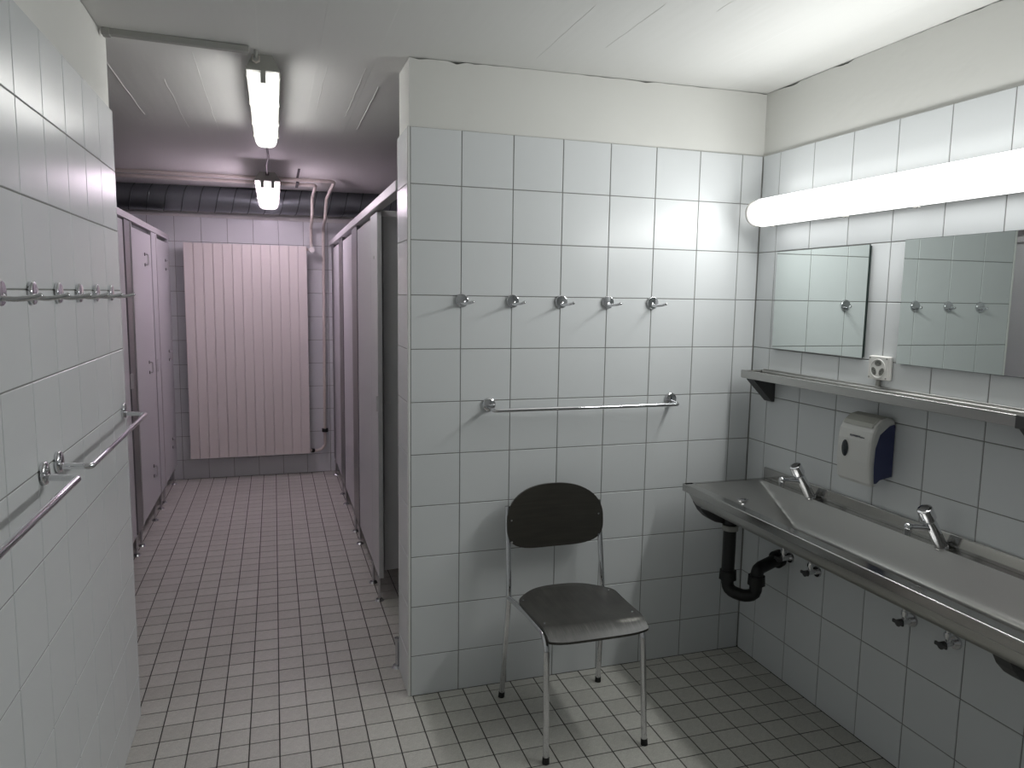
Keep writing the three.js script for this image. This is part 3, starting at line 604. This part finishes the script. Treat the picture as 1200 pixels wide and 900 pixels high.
// ------------------------------------------------------------------ cubicle partitions
const BOT = 0.125, PT = 1.957, TH = 0.024;
function foot(parent, x, z) {
  const f = mesh('foot', merge([rod([x, 0.004, z], [x, BOT + 0.006, z], 0.0085), rod([x, BOT - 0.012, z], [x, BOT + 0.004, z], 0.013)]), M.chrome, parent);
  mesh('foot_plate', rod([x, 0, z], [x, 0.009, z], 0.024, 0.017, 20), M.chrome, f);
}
{
  const o = thing('cubicle_partition', 'row of grey laminate cubicle fronts along the passage behind the chair wall, first door open', 'partition');
  const X = 0.012, p = (name, z0, z1, mat, y0 = BOT, y1 = PT, x = X) => mesh(name, rbox(x, x + TH, y0, y1, Math.min(z0, z1), Math.max(z0, z1), 0.003), mat, o);
  mesh('top_rail', rbox(-0.006, 0.040, 1.966, 2.008, ZE + 0.002, -0.238, 0.004), M.aluminium, o);
  p('pilaster', -0.2385, -0.272, M.laminate, BOT, 1.968);
  p('pilaster', -0.925, -1.175, M.laminate, BOT);
  p('door', -1.180, -1.800, M.laminate, BOT + 0.005, 1.940);
  p('pilaster', -1.806, -2.105, M.anodised, BOT, 1.968, X - 0.004);
  p('door', -2.112, -2.760, M.laminate, BOT + 0.005, 1.940);
  p('pilaster', -2.766, -3.065, M.anodised, BOT, 1.968, X - 0.004);
  p('door', -3.072, -3.640, M.laminate, BOT + 0.005, 1.940);
  p('pilaster', -3.646, ZE + 0.002, M.anodised, BOT, 1.968);
  for (const z of [-1.13, -1.97, -2.90]) mesh('divider', rbox(X + TH + 0.002, XR - 0.005, 0.15, 1.985, z - TH / 2, z + TH / 2, 0.003), M.laminate, o);
  // first door, swung inwards on its far edge
  const d = mesh('door', rbox(0.005, 0.645, BOT + 0.022, PT - 0.014, -0.012, 0.012, 0.003), M.laminate, o);
  d.position.set(X + TH + 0.004, 0, -0.985); d.rotation.y = 0.13;
  mesh('hinge', merge([rbox(0.012, 0.040, 1.015, 1.032, 0.0115, 0.0165, 0.002)]), M.aluminium, d);
  mesh('hinge', merge([rbox(X - 0.004, X + 0.001, 0.985, 1.062, -0.968, -0.938, 0.002), rod([X - 0.002, 0.985, -0.938], [X - 0.002, 1.062, -0.938], 0.006)]), M.aluminium, o);
  mesh('screw_cap', rod([X - 0.0015, 1.745, -1.04], [X + 0.001, 1.745, -1.04], 0.008), M.greyPlastic, o);
  for (const z of [-0.246, -0.950, -1.195, -1.85, -2.10, -2.77, -3.05, -3.70]) foot(o, z > -0.3 ? -0.004 : X + 0.004, z);
}
{
  const o = thing('cubicle_partition', 'row of pale laminate cubicle fronts with closed doors beyond the left wall', 'partition');
  const X = -1.262, p = (name, z0, z1, mat, y0 = BOT, y1 = PT, x = X) => mesh(name, rbox(x - TH, x, y0, y1, Math.min(z0, z1), Math.max(z0, z1), 0.003), mat, o);
  mesh('top_rail', rbox(X - 0.030, X + 0.008, 1.968, 2.008, ZE + 0.002, -0.158, 0.004), M.aluminium, o);
  const doors = [];
  p('pilaster', -0.160, -0.36, M.laminate, BOT, 1.968);
  p('door', -0.37, -1.02, M.laminate, BOT + 0.005, PT);
  p('pilaster', -1.03, -1.25, M.anodised, BOT, 1.968);
  p('door', -1.26, -1.945, M.laminate, BOT + 0.005, PT);
  p('pilaster', -1.990, -2.165, M.anodised, BOT, 1.968);
  mesh('edge_profile', rbox(X - 0.012, X + 0.006, BOT, 1.968, -2.190, -2.165, 0.005), M.aluminium, o);
  doors.push(p('door', -2.193, -2.920, M.laminate, BOT + 0.005, 1.940));
  p('pilaster', -2.962, -3.150, M.laminate, BOT, 1.968);
  mesh('edge_profile', rbox(X - 0.012, X + 0.006, BOT, 1.968, -3.175, -3.150, 0.005), M.aluminium, o);
  doors.push(p('door', -3.178, -3.760, M.laminate, BOT + 0.005, 1.940));
  p('pilaster', -3.766, ZE + 0.002, M.laminate, BOT, 1.968);
  for (const z of [-1.14, -2.075, -3.06]) mesh('divider', rbox(-2.495, X - TH - 0.002, 0.15, 1.965, z - TH / 2, z + TH / 2, 0.003), M.laminate, o);
  [[doors[0], -2.645], [doors[1], -3.615]].forEach(([d, z]) => { for (const y of [1.765, 1.060, 0.358]) { const h = mesh('pull_handle', pipe([[X + 0.001, y + 0.034, z], [X + 0.022, y + 0.034, z], [X + 0.022, y - 0.034, z], [X + 0.001, y - 0.034, z]], 0.005, 0.008, 8), M.aluminium, d); for (const s of [-1, 1]) mesh('rosette', rod([X + 0.0005, y + s * 0.034, z], [X + 0.004, y + s * 0.034, z], 0.011), M.darkSteel, h); } });
  for (const z of [-1.984, -2.956]) mesh('hinge', merge([rbox(X, X + 0.006, 1.000, 1.085, z - 0.030, z + 0.026, 0.002), rod([X + 0.006, 1.0, z], [X + 0.006, 1.085, z], 0.007)]), M.aluminium, o);
  for (const z of [-0.25, -1.02, -1.25, -1.985, -2.16, -2.70, -2.98, -3.15, -3.70]) foot(o, X - 0.012, z);
}
renderer.render(scene, camera);
